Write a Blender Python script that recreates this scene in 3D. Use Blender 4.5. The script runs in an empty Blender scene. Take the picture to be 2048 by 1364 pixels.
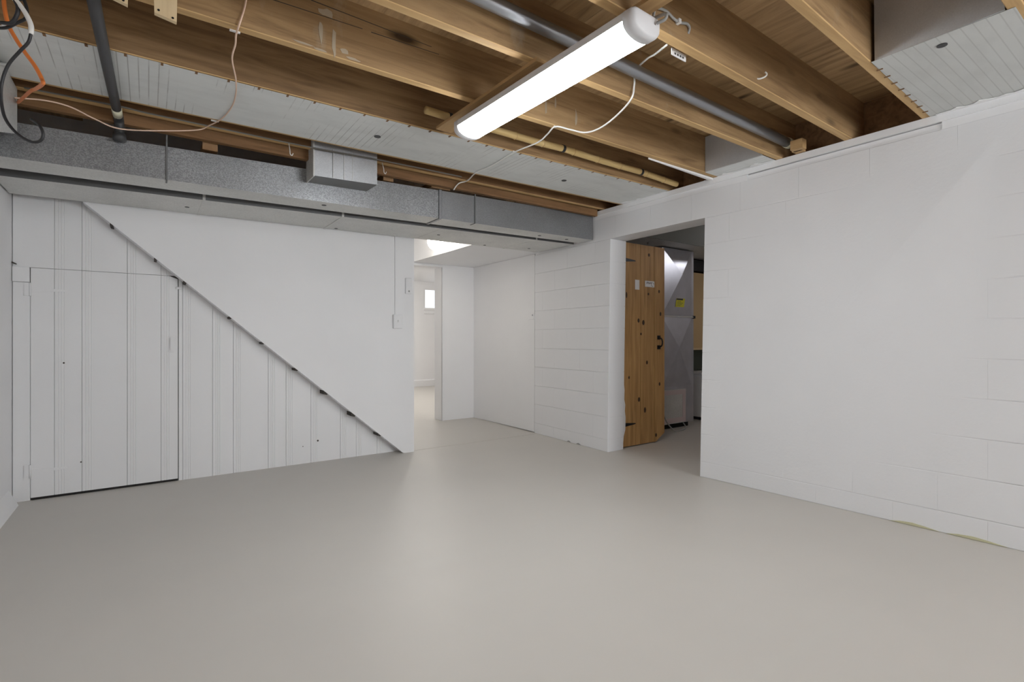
import bpy, bmesh, math, random
from mathutils import Vector
random.seed(7)
S = bpy.context.scene
COL = S.collection

# ------------------------------------------------------------------ camera, world, light levels, exposure
cam_d = bpy.data.cameras.new('camera')
cam = bpy.data.objects.new('camera', cam_d)
COL.objects.link(cam)
cam.location = (0, 0, 1.05)
cam.rotation_euler = (math.pi / 2, 0, math.radians(-35.5))
cam_d.sensor_width = 36
cam_d.lens = 36 * 1020 / 2048
cam_d.shift_y = -4 / 2048
cam_d.clip_start = 0.02
S.camera = cam

w = bpy.data.worlds.new('world')
w.use_nodes = True
w.node_tree.nodes['Background'].inputs[0].default_value = (0.5, 0.52, 0.55, 1)
w.node_tree.nodes['Background'].inputs[1].default_value = 0.3
S.world = w
S.view_settings.view_transform = 'Standard'
S.view_settings.look = 'None'
S.view_settings.gamma = 1.0
S.view_settings.use_curve_mapping = False
S.view_settings.exposure = 0.0
S.cycles.use_denoising = True
S.cycles.max_bounces = 10
S.cycles.diffuse_bounces = 8
S.cycles.sample_clamp_indirect = 6.0

LED = 44.0          # wraparound fixture in view
GLOBE = 32.0
BULB = 60.0
FAR_FILL = 95.0      # added lamps that brighten the far room
WINDOW = 1.4
REAR_FILL = 20.0   # added fill light: invented glowing window in the rear wall, behind the camera

# ------------------------------------------------------------------ helpers
class MB:
    def __init__(s):
        s.bm = bmesh.new()
    def verts(s, pts):
        return [s.bm.verts.new(p) for p in pts]
    def hexa(s, p):          # p: 4 bottom (ccw), 4 top
        v = s.verts(p)
        for f in ((3, 2, 1, 0), (4, 5, 6, 7), (0, 1, 5, 4), (1, 2, 6, 5), (2, 3, 7, 6), (3, 0, 4, 7)):
            s.bm.faces.new([v[i] for i in f])
        return s
    def box(s, x0, x1, y0, y1, z0, z1):
        return s.hexa([(x0, y0, z0), (x1, y0, z0), (x1, y1, z0), (x0, y1, z0),
                       (x0, y0, z1), (x1, y0, z1), (x1, y1, z1), (x0, y1, z1)])
    def prism(s, pts, d):
        d = Vector(d)
        a = s.verts(pts)
        b = s.verts([Vector(p) + d for p in pts])
        n = len(pts)
        s.bm.faces.new(a)
        s.bm.faces.new(b[::-1])
        for i in range(n):
            s.bm.faces.new((a[i], b[i], b[(i + 1) % n], a[(i + 1) % n]))
        return s
    def quad(s, *p):
        s.bm.faces.new(s.verts(p))
        return s
    def tube(s, pts, r, n=8, caps=True):
        pts = [Vector(p) for p in pts]
        rr = r if isinstance(r, (list, tuple)) else [r] * len(pts)
        rings = []
        up = None
        for i, p in enumerate(pts):
            t = (pts[min(i + 1, len(pts) - 1)] - pts[max(i - 1, 0)])
            t = t.normalized() if t.length > 1e-9 else Vector((0, 0, 1))
            if up is None:
                up = Vector((0, 0, 1)) if abs(t.z) < .9 else Vector((1, 0, 0))
            x = (up - t * up.dot(t)).normalized()
            up = x
            y = t.cross(x)
            rings.append(s.verts([p + (x * math.cos(2 * math.pi * k / n) + y * math.sin(2 * math.pi * k / n)) * rr[i] for k in range(n)]))
        for a, b in zip(rings, rings[1:]):
            for k in range(n):
                s.bm.faces.new((a[k], a[(k + 1) % n], b[(k + 1) % n], b[k]))
        if caps:
            s.bm.faces.new(rings[0][::-1])
            s.bm.faces.new(rings[-1])
        return s
    def sphere(s, c, r, u=24, v=14, zs=1.0):
        m = bmesh.ops.create_uvsphere(s.bm, u_segments=u, v_segments=v, radius=r)
        for q in m['verts']:
            q.co = Vector((q.co.x + c[0], q.co.y + c[1], q.co.z * zs + c[2]))
        return s
    def bevel(s, w, seg=1):
        bmesh.ops.bevel(s.bm, geom=list(s.bm.edges), offset=w, segments=seg, affect='EDGES', clamp_overlap=True)
        return s
    def warp(s, fn):
        for v in s.bm.verts:
            v.co = fn(v.co)
        return s
    def build(s, name, mat, parent=None, smooth=False, **props):
        bmesh.ops.recalc_face_normals(s.bm, faces=list(s.bm.faces))
        off = Vector((0, 0, 0))
        p = parent
        while p is not None:
            off += p.location
            p = p.parent
        for v in s.bm.verts:
            v.co -= off
        me = bpy.data.meshes.new(name)
        s.bm.to_mesh(me)
        s.bm.free()
        if smooth:
            for f in me.polygons:
                f.use_smooth = True
        for m in (mat if isinstance(mat, (list, tuple)) else [mat]):
            me.materials.append(m)
        o = bpy.data.objects.new(name, me)
        COL.objects.link(o)
        o.parent = parent
        for k, v in props.items():
            o[k] = v
        return o

def smooth_path(pts, n=6):
    """Catmull-Rom through the points."""
    P = [Vector(p) for p in pts]
    out = []
    for i in range(len(P) - 1):
        a, b, c, d = P[max(i - 1, 0)], P[i], P[i + 1], P[min(i + 2, len(P) - 1)]
        for k in range(n):
            t = k / n
            out.append(.5 * ((2 * b) + (c - a) * t + (2 * a - 5 * b + 4 * c - d) * t * t + (3 * b - a - 3 * c + d) * t ** 3))
    out.append(P[-1])
    return out

def thing(name, label, cat, loc, group=None):
    o = bpy.data.objects.new(name, None)
    o.empty_display_size = .1
    COL.objects.link(o)
    o.location = loc
    o['label'] = label
    o['category'] = cat
    if group:
        o['group'] = group
    return o

def tag(o, label, cat, group=None):
    o['label'] = label
    o['category'] = cat
    if group:
        o['group'] = group
    return o

def struct_root(name, loc=(0, 0, 0)):
    o = bpy.data.objects.new(name, None)
    COL.objects.link(o)
    o.location = loc
    o['kind'] = 'structure'
    return o

# ------------------------------------------------------------------ materials
def base(name, color=(.8, .8, .8), rough=.5, metal=0.0, spec=.5):
    m = bpy.data.materials.new(name)
    m.use_nodes = True
    b = m.node_tree.nodes['Principled BSDF']
    b.inputs['Base Color'].default_value = (*color, 1)
    b.inputs['Roughness'].default_value = rough
    b.inputs['Metallic'].default_value = metal
    b.inputs['Specular IOR Level'].default_value = spec
    return m, m.node_tree, b

def pos(nt, scale):
    g = nt.nodes.new('ShaderNodeNewGeometry')
    mp = nt.nodes.new('ShaderNodeMapping')
    mp.inputs['Scale'].default_value = scale
    nt.links.new(g.outputs['Position'], mp.inputs['Vector'])
    return mp.outputs['Vector']

def noise(nt, vec, scale=1, detail=4, rough=.55, dist=0.0):
    n = nt.nodes.new('ShaderNodeTexNoise')
    n.inputs['Scale'].default_value = scale
    n.inputs['Detail'].default_value = detail
    n.inputs['Roughness'].default_value = rough
    n.inputs['Distortion'].default_value = dist
    nt.links.new(vec, n.inputs['Vector'])
    return n.outputs['Fac']

def ramp(nt, fac, stops):
    r = nt.nodes.new('ShaderNodeValToRGB')
    e = r.color_ramp.elements
    while len(e) < len(stops):
        e.new(.5)
    for k, (p, c) in enumerate(stops):
        e[k].position = p
        e[k].color = (*c, 1) if len(c) == 3 else c
    nt.links.new(fac, r.inputs['Fac'])
    return r.outputs['Color']

def mix(nt, fac, a, b, mode='MIX'):
    m = nt.nodes.new('ShaderNodeMix')
    m.data_type = 'RGBA'
    m.blend_type = mode
    for v, i in ((fac, 0), (a, 6), (b, 7)):
        if hasattr(v, 'links'):
            nt.links.new(v, m.inputs[i])
        elif i == 0:
            m.inputs[0].default_value = v
        else:
            m.inputs[i].default_value = (*v, 1)
    return m.outputs[2]

def bump(nt, b, fac, strength=.1, dist=.01):
    n = nt.nodes.new('ShaderNodeBump')
    n.inputs['Strength'].default_value = strength
    n.inputs['Distance'].default_value = dist
    nt.links.new(fac, n.inputs['Height'])
    nt.links.new(n.outputs['Normal'], b.inputs['Normal'])

def m_paint(name, col, rough=.55, bscale=40, bstr=.06):
    m, nt, b = base(name, col, rough, 0, .3)
    v = pos(nt, (1, 1, 1))
    f = noise(nt, v, 1.6, 5)
    c = ramp(nt, f, [(.3, tuple(x * .965 for x in col)), (.7, col)])
    nt.links.new(c, b.inputs['Base Color'])
    bump(nt, b, noise(nt, v, bscale, 3), bstr, .01)
    return m

def m_wood(name, dark, mid, light, axis='X', rough=.6, knots=True, spec=.25, stain=0.0):
    m, nt, b = base(name, mid, rough, 0, spec)
    sc = {'X': (1.1, 14, 14), 'Y': (14, 1.1, 14), 'Z': (16, 16, 1.0)}[axis]
    v = pos(nt, sc)
    g = noise(nt, v, 1.6, 6, .62, .6)
    c = ramp(nt, g, [(.28, dark), (.5, mid), (.74, light)])
    sc2 = {'X': (.5, 1.6, 1.6), 'Y': (1.6, .5, 1.6), 'Z': (1.6, 1.6, .5)}[axis]
    big = noise(nt, pos(nt, sc2), 2.2, 3)
    c = mix(nt, ramp(nt, big, [(.3, (.0, .0, .0)), (.7, (.45, .45, .45))]), c, dark)
    if knots:
        sk = {'X': (1.6, 5, 5), 'Y': (5, 1.6, 5), 'Z': (6, 6, 3.6)}[axis]
        vo = nt.nodes.new('ShaderNodeTexVoronoi')
        vo.inputs['Scale'].default_value = 1.0
        nt.links.new(pos(nt, sk), vo.inputs['Vector'])
        k = ramp(nt, vo.outputs['Distance'], [(.07, (1, 1, 1)), (.17, (0, 0, 0))])
        c = mix(nt, k, c, tuple(x * .28 for x in dark))
    if stain:
        st = noise(nt, pos(nt, (2.2, 2.2, 1.2)), 1.7, 6, .65)
        c = mix(nt, ramp(nt, st, [(.62, (0, 0, 0)), (.75, (stain,) * 3)]), c, (.42, .36, .28))
    nt.links.new(c, b.inputs['Base Color'])
    bump(nt, b, g, .15, .004)
    return m

def m_galv(name, col=(.42, .43, .44), rough=.42, spangle=.5, metal=.75, scale=70):
    m, nt, b = base(name, col, rough, metal)
    vo = nt.nodes.new('ShaderNodeTexVoronoi')
    vo.inputs['Scale'].default_value = scale
    nt.links.new(pos(nt, (1, 1, 1)), vo.inputs['Vector'])
    sep = nt.nodes.new('ShaderNodeSeparateColor')
    nt.links.new(vo.outputs['Color'], sep.inputs[0])
    n = noise(nt, pos(nt, (1, 1, 1)), 3.0, 5)
    lo = tuple(x * (1 - .55 * spangle) for x in col)
    hi = tuple(min(1, x * (1 + .7 * spangle)) for x in col)
    c = ramp(nt, sep.outputs[0], [(.1, lo), (.9, hi)])
    c = mix(nt, ramp(nt, n, [(.4, (0, 0, 0)), (.75, (.45, .45, .45))]), c, tuple(x * .62 for x in col))
    nt.links.new(c, b.inputs['Base Color'])
    mr = nt.nodes.new('ShaderNodeMapRange')
    mr.inputs['To Min'].default_value = rough - .1
    mr.inputs['To Max'].default_value = rough + .14
    nt.links.new(sep.outputs[1], mr.inputs['Value'])
    nt.links.new(mr.outputs['Result'], b.inputs['Roughness'])
    return m

def m_pan(name, axis='X'):
    """dull grey joist pan with dark broken score lines running across it (lines repeat along axis)"""
    col = (.72, .74, .73) if axis == 'X' else (.55, .56, .545)
    m, nt, b = base(name, col, .55, .15, .3)
    g = nt.nodes.new('ShaderNodeNewGeometry')
    sx = nt.nodes.new('ShaderNodeSeparateXYZ')
    nt.links.new(g.outputs['Position'], sx.inputs[0])
    mul = nt.nodes.new('ShaderNodeMath'); mul.operation = 'MULTIPLY'; mul.inputs[1].default_value = 1 / .038
    nt.links.new(sx.outputs[axis], mul.inputs[0])
    fr = nt.nodes.new('ShaderNodeMath'); fr.operation = 'FRACT'
    nt.links.new(mul.outputs[0], fr.inputs[0])
    line = ramp(nt, fr.outputs[0], [(.0, (1, 1, 1)), (.08, (1, 1, 1)), (.14, (0, 0, 0))])
    brk = noise(nt, pos(nt, (2.0, .8, 1) if axis == 'X' else (.8, 2.0, 1)), 1.9, 5, .6)
    brk = ramp(nt, brk, [(.50, (0, 0, 0)), (.60, (.75, .75, .75))] if axis == 'X' else [(.2, (.3, .3, .3)), (.6, (.55, .55, .55))])
    fac = mix(nt, 1.0, line, brk, 'MULTIPLY')
    blot = noise(nt, pos(nt, (1, 2.5, 1)), 4.0, 6, .6)
    c = mix(nt, ramp(nt, blot, [(.45, (0, 0, 0)), (.8, (.55, .55, .55))]), col, tuple(x * .76 for x in col))
    c = mix(nt, fac, c, (.36, .36, .35))
    nt.links.new(c, b.inputs['Base Color'])
    bump(nt, b, line, -.25, .003)
    return m

def m_emit(name, col, strength):
    m = bpy.data.materials.new(name)
    m.use_nodes = True
    nt = m.node_tree
    nt.nodes.clear()
    o = nt.nodes.new('ShaderNodeOutputMaterial')
    e = nt.nodes.new('ShaderNodeEmission')
    e.inputs[0].default_value = (*col, 1)
    e.inputs[1].default_value = strength
    nt.links.new(e.outputs[0], o.inputs[0])
    return m

WALL = (.80, .80, .81)
M_WALL = m_paint('white_wall_paint', WALL, .5, 30, .05)
M_BLOCK = m_paint('white_block_paint', (.755, .757, .77), .5, 55, .10)
M_BOARD = m_paint('white_board_paint', (.78, .78, .79), .42, 24, .03)
M_FLOOR = m_paint('taupe_floor_paint', (.555, .53, .492), .42, 14, .02)
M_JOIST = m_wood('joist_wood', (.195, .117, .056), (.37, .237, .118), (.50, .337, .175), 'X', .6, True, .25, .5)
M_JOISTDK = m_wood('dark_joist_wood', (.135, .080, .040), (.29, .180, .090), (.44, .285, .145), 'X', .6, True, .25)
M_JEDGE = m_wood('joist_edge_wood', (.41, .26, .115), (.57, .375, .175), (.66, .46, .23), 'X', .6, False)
M_PLY = m_wood('subfloor_plywood', (.25, .155, .078), (.46, .305, .155), (.60, .415, .225), 'Y', .6, True)
M_DKWOOD = m_wood('ledger_wood', (.13, .07, .03), (.24, .13, .06), (.32, .18, .085), 'X', .65, False)
M_BLKWOOD = m_wood('wood_block', (.22, .12, .06), (.34, .2, .1), (.42, .26, .13), 'Y', .65, False)
M_PINE = m_wood('pale_pine', (.62, .47, .28), (.74, .59, .37), (.80, .66, .45), 'Z', .6, False)
M_FURR = m_wood('furring_wood', (.36, .22, .10), (.50, .32, .15), (.6, .4, .2), 'Y', .6, False)
M_DOORW = m_wood('knotty_pine', (.32, .175, .066), (.54, .315, .125), (.68, .42, .18), 'Z', .5, False, .3)
M_BAMBOO = m_wood('bamboo', (.50, .34, .14), (.66, .48, .22), (.74, .57, .30), 'X', .5, False)
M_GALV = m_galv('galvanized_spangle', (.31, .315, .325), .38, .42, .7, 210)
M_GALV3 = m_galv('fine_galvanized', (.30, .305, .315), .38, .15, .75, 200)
M_GALVD = base('dark_shade_metal', (.16, .16, .16), .5, .5)[0]  # shade painted in: rear duct sides, boot underside, strap lines
M_GALV2 = m_galv('pale_lit_galvanized', (.64, .64, .62), .5, .10, .35, 150)  # pale metal; on duct undersides it paints in their brighter light
M_GALVB = m_galv('bright_galvanized', (.52, .53, .55), .38, .12, .7, 220)
M_SHEET = m_galv('smooth_sheet', (.55, .56, .57), .40, .06, .6, 300)
def m_sheet(name, col, rough, metal):
    m, nt, b = base(name, col, rough, metal)
    n = noise(nt, pos(nt, (1, 1, 1)), 5.0, 4)
    nt.links.new(ramp(nt, n, [(.3, tuple(x * .85 for x in col)), (.7, col)]), b.inputs['Base Color'])
    return m
M_GALVF = m_sheet('furnace_metal', (.58, .58, .63), .30, .8)
M_PAN = m_pan('joist_pan_metal', 'X')
M_PANR = m_pan('joist_pan_metal_right', 'Y')
M_PIPE = base('grey_pipe_metal', (.34, .35, .37), .35, .8)[0]
M_DKPIPE = base('dark_iron_pipe', (.06, .06, .062), .5, .3)[0]
M_TANBAND = base('cream_band', (.62, .60, .45), .6)[0]
M_BLACK = base('black_rubber', (.018, .018, .02), .45)[0]
M_IRON = base('black_iron', (.02, .02, .022), .4, .6)[0]
M_WHITE = base('white_plastic', (.80, .80, .80), .35)[0]
M_WCABLE = base('white_cable_jacket', (.78, .77, .74), .45)[0]
M_PINK = base('pinkish_cable_jacket', (.72, .52, .40), .5)[0]
M_ORANGE = base('orange_cable_jacket', (.70, .20, .045), .45)[0]
M_GREYCORD = base('grey_cord', (.33, .33, .32), .5)[0]
M_RET = base('dull_olive_duct', (.11, .115, .10), .6, .2)[0]
M_CORDDK = base('brown_grey_cord', (.13, .12, .105), .6)[0]
M_HOUSING = base('light_housing_white', (.74, .74, .76), .4)[0]
M_CHIP = base('bare_dark_wood_gap', (.05, .042, .036), .8)[0]
M_KNOT = base('pine_knot', (.055, .028, .012), .6)[0]
M_SMEAR = base('dried_paint_smear', (.40, .33, .24), .7)[0]
M_DARK = base('dark_void', (.015, .014, .013), .9)[0]
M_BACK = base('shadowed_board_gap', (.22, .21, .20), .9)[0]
M_YELLOW = base('yellow_sticker', (.72, .68, .05), .5)[0]
M_INK = base('ink', (.06, .06, .06), .6)[0]
M_TAPE = base('pale_pink_tape', (.60, .50, .50), .5)[0]
M_TAN = base('tan_panel_paint', (.62, .45, .24), .6)[0]
M_GREEN = base('dark_green_paint', (.07, .085, .065), .6)[0]
M_OLDPAINT = m_paint('old_cream_paint', (.56, .54, .36), .7)
M_STEEL = base('bright_steel', (.65, .65, .66), .3, .9)[0]
M_LED = m_emit('led_diffuser', (.935, .972, 1.0), LED)
M_GLOBE = m_emit('globe_glass_lit', (1.0, .94, .84), GLOBE)
M_BULB = m_emit('bulb_lit', (.95, .96, 1.0), BULB * .4)
M_FILLBULB = m_emit('fill_bulb_lit', (.95, .96, 1.0), BULB * 1.3)
M_FARL = m_emit('far_fill_lamp_lit', (1.0, .96, .9), FAR_FILL)
M_REARFILL = m_emit('rear_fill_pane', (.945, .975, 1.0), REAR_FILL)  # emissive pane of the added rear window
M_PANE = m_emit('daylit_frosted_pane', (.93, .95, 1.0), WINDOW)

# ------------------------------------------------------------------ room shell
ZJ = 2.275            # underside of the joists
ZP = 2.540            # underside of the subfloor
XL = -.711            # left wall face
fl = MB().box(-1.0, 2.017, 4.44, 4.6, -.1, 0).box(-1.0, 6.6, -2.8, 4.44, -.1, 0).build('floor', M_FLOOR, kind='structure')
MB().box(2.018, 6.6, 4.443, 10.6, -.1, .0015).build('floor_passage', M_FLOOR, kind='structure')
MB().box(XL - .15, XL, -2.8, 4.7, 0, 2.5).build('wall_left', M_WALL, kind='structure')
MB().prism([(XL, -2.7, 0), (XL + .045, -2.7, 0), (XL + .03, -2.7, .035), (XL, -2.7, .10)], (0, 7.13, 0)).build('baseboard_left', M_WALL, kind='structure')
MB().box(-1.0, 3.9, -2.95, -2.8, 0, .95).box(-1.0, 1.78, -2.95, -2.8, .95, 2.12).box(3.38, 3.9, -2.95, -2.8, .95, 2.12).box(-1.0, 3.9, -2.95, -2.8, 2.12, 2.5).build('wall_rear', M_WALL, kind='structure')
wn2 = struct_root('window_fill', (2.58, -2.85, .95))  # added and unseen: fill light for the room from behind the camera
for k in range(2):
    MB().box(1.80 + .79 * k, 2.57 + .79 * k, -2.86, -2.84, .98, 2.09).build('pane', M_REARFILL, wn2)
MB().box(1.78, 3.38, -2.88, -2.80, .95, .98).box(1.78, 3.38, -2.88, -2.80, 2.09, 2.12).box(1.78, 1.80, -2.88, -2.80, .98, 2.09).box(3.36, 3.38, -2.88, -2.80, .98, 2.09).box(2.57, 2.59, -2.88, -2.80, .98, 2.09).build('window_frame', M_WHITE, wn2)

def interp(t, tab):
    if t <= tab[0][0]:
        return tab[0][1]
    for (a, x), (b, y) in zip(tab, tab[1:]):
        if t <= b:
            return x + (y - x) * (t - a) / (b - a)
    return tab[-1][1]
BASE = [(-2.8, 3.60), (.58, 3.522), (2.344, 3.432), (3.33, 3.462), (4.49, 3.515), (5.9, 3.543)]
TOP = [(-2.8, 3.58), (.58, 3.517), (2.344, 3.503), (3.33, 3.508), (4.49, 3.522), (5.9, 3.543)]
def wx(y, z):
    return interp(y, BASE) + (interp(y, TOP) - interp(y, BASE)) * z / 2.27
def rw(co):           # the old right wall leans and bows a little: x is measured from its face
    return Vector((co.x + wx(co.y, co.z), co.y, co.z))

def strip_box(mb, x0, x1, y0, y1, z0, z1, n):
    for k in range(n):
        a, b = y0 + (y1 - y0) * k / n, y0 + (y1 - y0) * (k + 1) / n
        mb.box(x0, x1, a, b, z0, z1)
    return mb

wr = struct_root('wall_right', (3.5, 0, 0))
mb = MB()
strip_box(mb, .004, .2, -2.8, .58, 0, 2.205, 1)
strip_box(mb, .004, .2, .58, 2.338, 0, 2.205, 1)
strip_box(mb, .004, .2, 2.338, 3.336, 1.99, 2.205, 2)
strip_box(mb, .004, .2, 3.336, 4.4895, 0, 2.205, 1)
mb.warp(rw).build('mortar_core', M_BLOCK, wr)
JZ = [0, .115] + [.115 + .2077 * k for k in range(1, 11)]
G = .0001
def block(y0, y1, z0, z1, p):
    a, b = y0 + G, y1 - G
    mb = MB()
    x0 = -p
    mb.hexa([(x0 + .0012, a, z0 + .001), (.212, a, z0 + .001), (.212, b, z0 + .001), (x0 + .0012, b, z0 + .001),
             (x0 + .0012, a, z1 - .001), (.212, a, z1 - .001), (.212, b, z1 - .001), (x0 + .0012, b, z1 - .001)])
    # pillowed painted face
    i, h = .005, .0005
    f = mb.verts([(x0, a + h, z0 + i), (x0, b - h, z0 + i), (x0, b - h, z1 - i), (x0, a + h, z1 - i)])
    o = mb.verts([(x0 + .0012, a, z0 + .001), (x0 + .0012, b, z0 + .001), (x0 + .0012, b, z1 - .001), (x0 + .0012, a, z1 - .001)])
    mb.bm.faces.new(f[::-1])
    for k in range(4):
        mb.bm.faces.new((o[k], f[k], f[(k + 1) % 4], o[(k + 1) % 4]))
    mb.warp(rw).build('block', M_BLOCK, wr)
for c in range(len(JZ) - 1):
    z0, z1 = JZ[c], JZ[c + 1]
    sh = .203 if c % 2 else 0
    spans = [(-.25, 2.338), (3.332, 4.4945)] if z0 < 1.98 else [(-.25, 4.488)]
    for s0, s1 in spans:
        y = s0
        first = sh if sh else .406
        # count from the opening outwards so that whole and half blocks end at the jamb
        edges = [s1]
        if s0 < 0:
            e = s1 - (.406 - sh if sh else .406)
            while e > s0:
                edges.append(e)
                e -= .406
        else:
            edges = [s0]
            e = s0 + (.406 - sh if sh else .406)
            while e < s1 - .05:
                edges.append(e)
                e += .406
            edges.append(s1)
        edges = sorted(edges)
        if s0 < 0:
            edges = [max(s0, edges[0] - .406)] + edges
        for a, b in zip(edges, edges[1:]):
            if b - a > .03:
                block(a, b, z0, z1, random.uniform(0, .0004))
# top plate of the block wall, painted, with an open gap under part of it
mb = MB()
strip_box(mb, -.012, .2, -2.8, .58, 2.232, 2.273, 1)
strip_box(mb, -.012, .2, .58, 2.344, 2.232, 2.273, 3)
strip_box(mb, -.010, .2, 2.344, 3.60, 2.232, 2.271, 2)
mb.warp(rw).build('trim_1', M_WALL, kind='structure')
mb = MB()
strip_box(mb, .0, .2, -2.8, .9, 2.19, 2.233, 1)
strip_box(mb, .006, .2, .9, 2.0, 2.19, 2.227, 2)
strip_box(mb, .0, .2, 2.0, 3.60, 2.19, 2.233, 2)
mb.warp(rw).build('trim_2', M_WALL, kind='structure')
for y, l in ((1.02, .11), (.76, .12), (3.74, .035), (3.89, .03)):
    mb = MB()
    pts = [(-.004, y - l, .002), (-.004, y - l * .4, .012), (-.004, y + l * .1, .017), (-.004, y + l * .6, .012), (-.004, y + l, .002)]
    mb.prism(pts, (.004, 0, 0)).warp(rw).build('bare_patch', M_OLDPAINT if y < 2 else M_GREYCORD, wr, label='bare patch where the white paint has flaked off')

# furnace room shell behind the opening, passage and far room
MB().box(3.69, 6.6, 4.30, 4.45, 0, 2.6).build('wall_furnace_back', M_WALL, kind='structure')
MB().box(6.45, 6.6, .6, 4.30, 0, 2.6).build('wall_furnace_side', M_WALL, kind='structure')
MB().box(3.74, 6.6, .45, .6, 0, 2.6).build('wall_furnace_front', M_WALL, kind='structure')
MB().box(3.543, 3.70, 4.49, 6.0, 0, 2.54).build('wall_passage', M_WALL, kind='structure')

wf = struct_root('wall_far', (3.3, 5.85, 0))
MB().box(3.080, 3.543, 5.85, 6.04, 0, 2.4).build('wall_panel', M_WALL, wf)
MB().box(1.9, 3.080, 5.85, 6.04, 1.972, 2.4).build('door_header', M_WALL, wf)
MB().box(1.9, 2.15, 5.85, 6.04, 0, 1.972).build('wall_panel', M_WALL, wf)
MB().box(3.066, 3.080, 5.842, 6.05, 0, 1.972).build('door_jamb', M_BOARD, wf)
MB().box(3.066, 3.086, 5.838, 5.85, 0, 1.99).box(2.15, 3.066, 5.838, 5.85, 1.968, 1.99).build('door_casing', M_BOARD, wf)
MB().box(1.85, 2.017, 4.602, 5.85, 0, 2.4).build('wall_stairwell', M_WALL, kind='structure')
MB().box(2.017, 3.543, 4.40, 5.85, 2.30, 2.4).build('ceiling_passage', M_WALL, kind='structure')
MB().box(2.665, 3.540, 4.41, 5.849, 2.003, 2.30).build('soffit', M_WALL, kind='structure')
# far room
MB().box(2.0, 6.6, 10.35, 10.5, 0, 1.62).box(2.0, 4.985, 10.35, 10.5, 1.62, 2.175).box(5.65, 6.6, 10.35, 10.5, 1.62, 2.175).box(2.0, 6.6, 10.35, 10.5, 2.175, 2.4).build('wall_far_room', M_WALL, kind='structure')
MB().box(6.45, 6.6, 5.85, 10.35, 0, 2.4).build('wall_far_room_side', M_WALL, kind='structure')
MB().box(1.85, 2.0, 6.04, 10.5, 0, 2.4).build('wall_far_room_left', M_WALL, kind='structure')
MB().box(3.543, 6.45, 5.85, 6.04, 0, 2.4).build('wall_far_room_front', M_WALL, kind='structure')
MB().box(1.9, 6.6, 6.04, 10.5, 2.325, 2.42).build('ceiling_far_room', M_WALL, kind='structure')
MB().prism([(2.0, 10.35, .002), (2.0, 10.325, .002), (2.0, 10.325, .13), (2.0, 10.34, .15), (2.0, 10.35, .15)], (4.45, 0, 0)).build('baseboard_far_room', M_BOARD, kind='structure')
wn = struct_root('window_1', (5.3, 10.35, 1.62))
MB().box(4.985, 5.65, 10.40, 10.42, 1.70, 2.175).build('pane', M_PANE, wn)
mb = MB().box(4.985, 5.65, 10.345, 10.395, 1.70, 1.745).box(4.985, 5.65, 10.36, 10.395, 2.145, 2.175)
mb.box(4.985, 5.015, 10.36, 10.395, 1.745, 2.145).box(5.62, 5.65, 10.36, 10.395, 1.745, 2.145).build('window_frame', M_WHITE, wn)
MB().hexa([(4.985, 10.33, 1.615), (5.65, 10.33, 1.615), (5.65, 10.39, 1.615), (4.985, 10.39, 1.615),
           (4.985, 10.36, 1.70), (5.65, 10.36, 1.70), (5.65, 10.39, 1.70), (4.985, 10.39, 1.70)]).build('window_sill', M_BOARD, wn)

# ------------------------------------------------------------------ stair wall with its plank door
def zdiag(x):
    return 1.884 - (x + .264) * .8651
ws = struct_root('wall_stair', (.6, 4.44, 0))
MB().prism([(-.352, 4.518, 1.960), (1.907, 4.518, .004), (1.925, 4.518, 0), (2.017, 4.518, 0), (2.017, 4.518, 2.54), (-.352, 4.518, 2.54)], (0, -.118, 0)).build('drywall_panel', M_WALL, ws)
MB().box(1.93, 2.017, 4.5185, 4.60, 0, 2.54).build('wall_end', M_WALL, ws)
MB().box(XL, -.352, 4.543, 4.58, 2.0, 2.54).box(-.352, 1.9, 4.543, 4.58, 2.1, 2.54).build('wall_panel', M_WALL, ws)
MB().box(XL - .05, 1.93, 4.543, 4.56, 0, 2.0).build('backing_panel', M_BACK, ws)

def plank(x0, x1, zb, ztop, parent, y=4.52, bead=True, name='board', th=.02):
    pr = [(x0 + .0006, .003), (x0 + .003, .0)]
    if bead and x1 - x0 > .09:
        for q in (.016, .030, .044):
            pr += [(x0 + q, .0), (x0 + q + .003, .0024), (x0 + q + .006, .0)]
    pr += [(x1 - .003, .0), (x1 - .0006, .003)]
    mb = MB()
    F, B = [], []
    for x, d in pr:
        zt = ztop(x)
        if zt <= zb + .002:
            zt = zb + .002
        F.append(mb.verts([(x, y + d, zb), (x, y + d, zt)]))
        B.append(mb.verts([(x, y + th, zb), (x, y + th, zt)]))
    f = mb.bm.faces.new
    for i in range(len(pr) - 1):
        f((F[i][0], F[i + 1][0], F[i + 1][1], F[i][1]))
        f((B[i][1], B[i + 1][1], B[i + 1][0], B[i][0]))
        f((F[i][1], F[i + 1][1], B[i + 1][1], B[i][1]))
        f((F[i][0], B[i][0], B[i + 1][0], F[i + 1][0]))
    f((F[0][0], F[0][1], B[0][1], B[0][0]))
    f((F[-1][1], F[-1][0], B[-1][0], B[-1][1]))
    return mb.build(name, M_BOARD, parent)

below = lambda x: zdiag(x) + .12
fix = [0.183, 0.209, 0.402, 0.543, 0.793, 0.928, 1.125, 1.373, 1.513, 1.706, 1.924]
for a, b in zip(fix, fix[1:]):
    plank(a, b, 0.0, below, ws)
plank(XL + .002, -.6245, 0.0, lambda x: 1.418, ws, bead=False)
up = [XL + .002, -0.507, -0.367, -0.121, 0.076, 0.172]
for a, b in zip(up, up[1:]):
    plank(a, b, 1.5165, lambda x: min(2.05, zdiag(x) + .12), ws, bead=a > -.6)
plank(XL + .002, -.6258, 1.4195, lambda x: 1.5145, ws, y=4.503, bead=False)   # short rail at the corner
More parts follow.
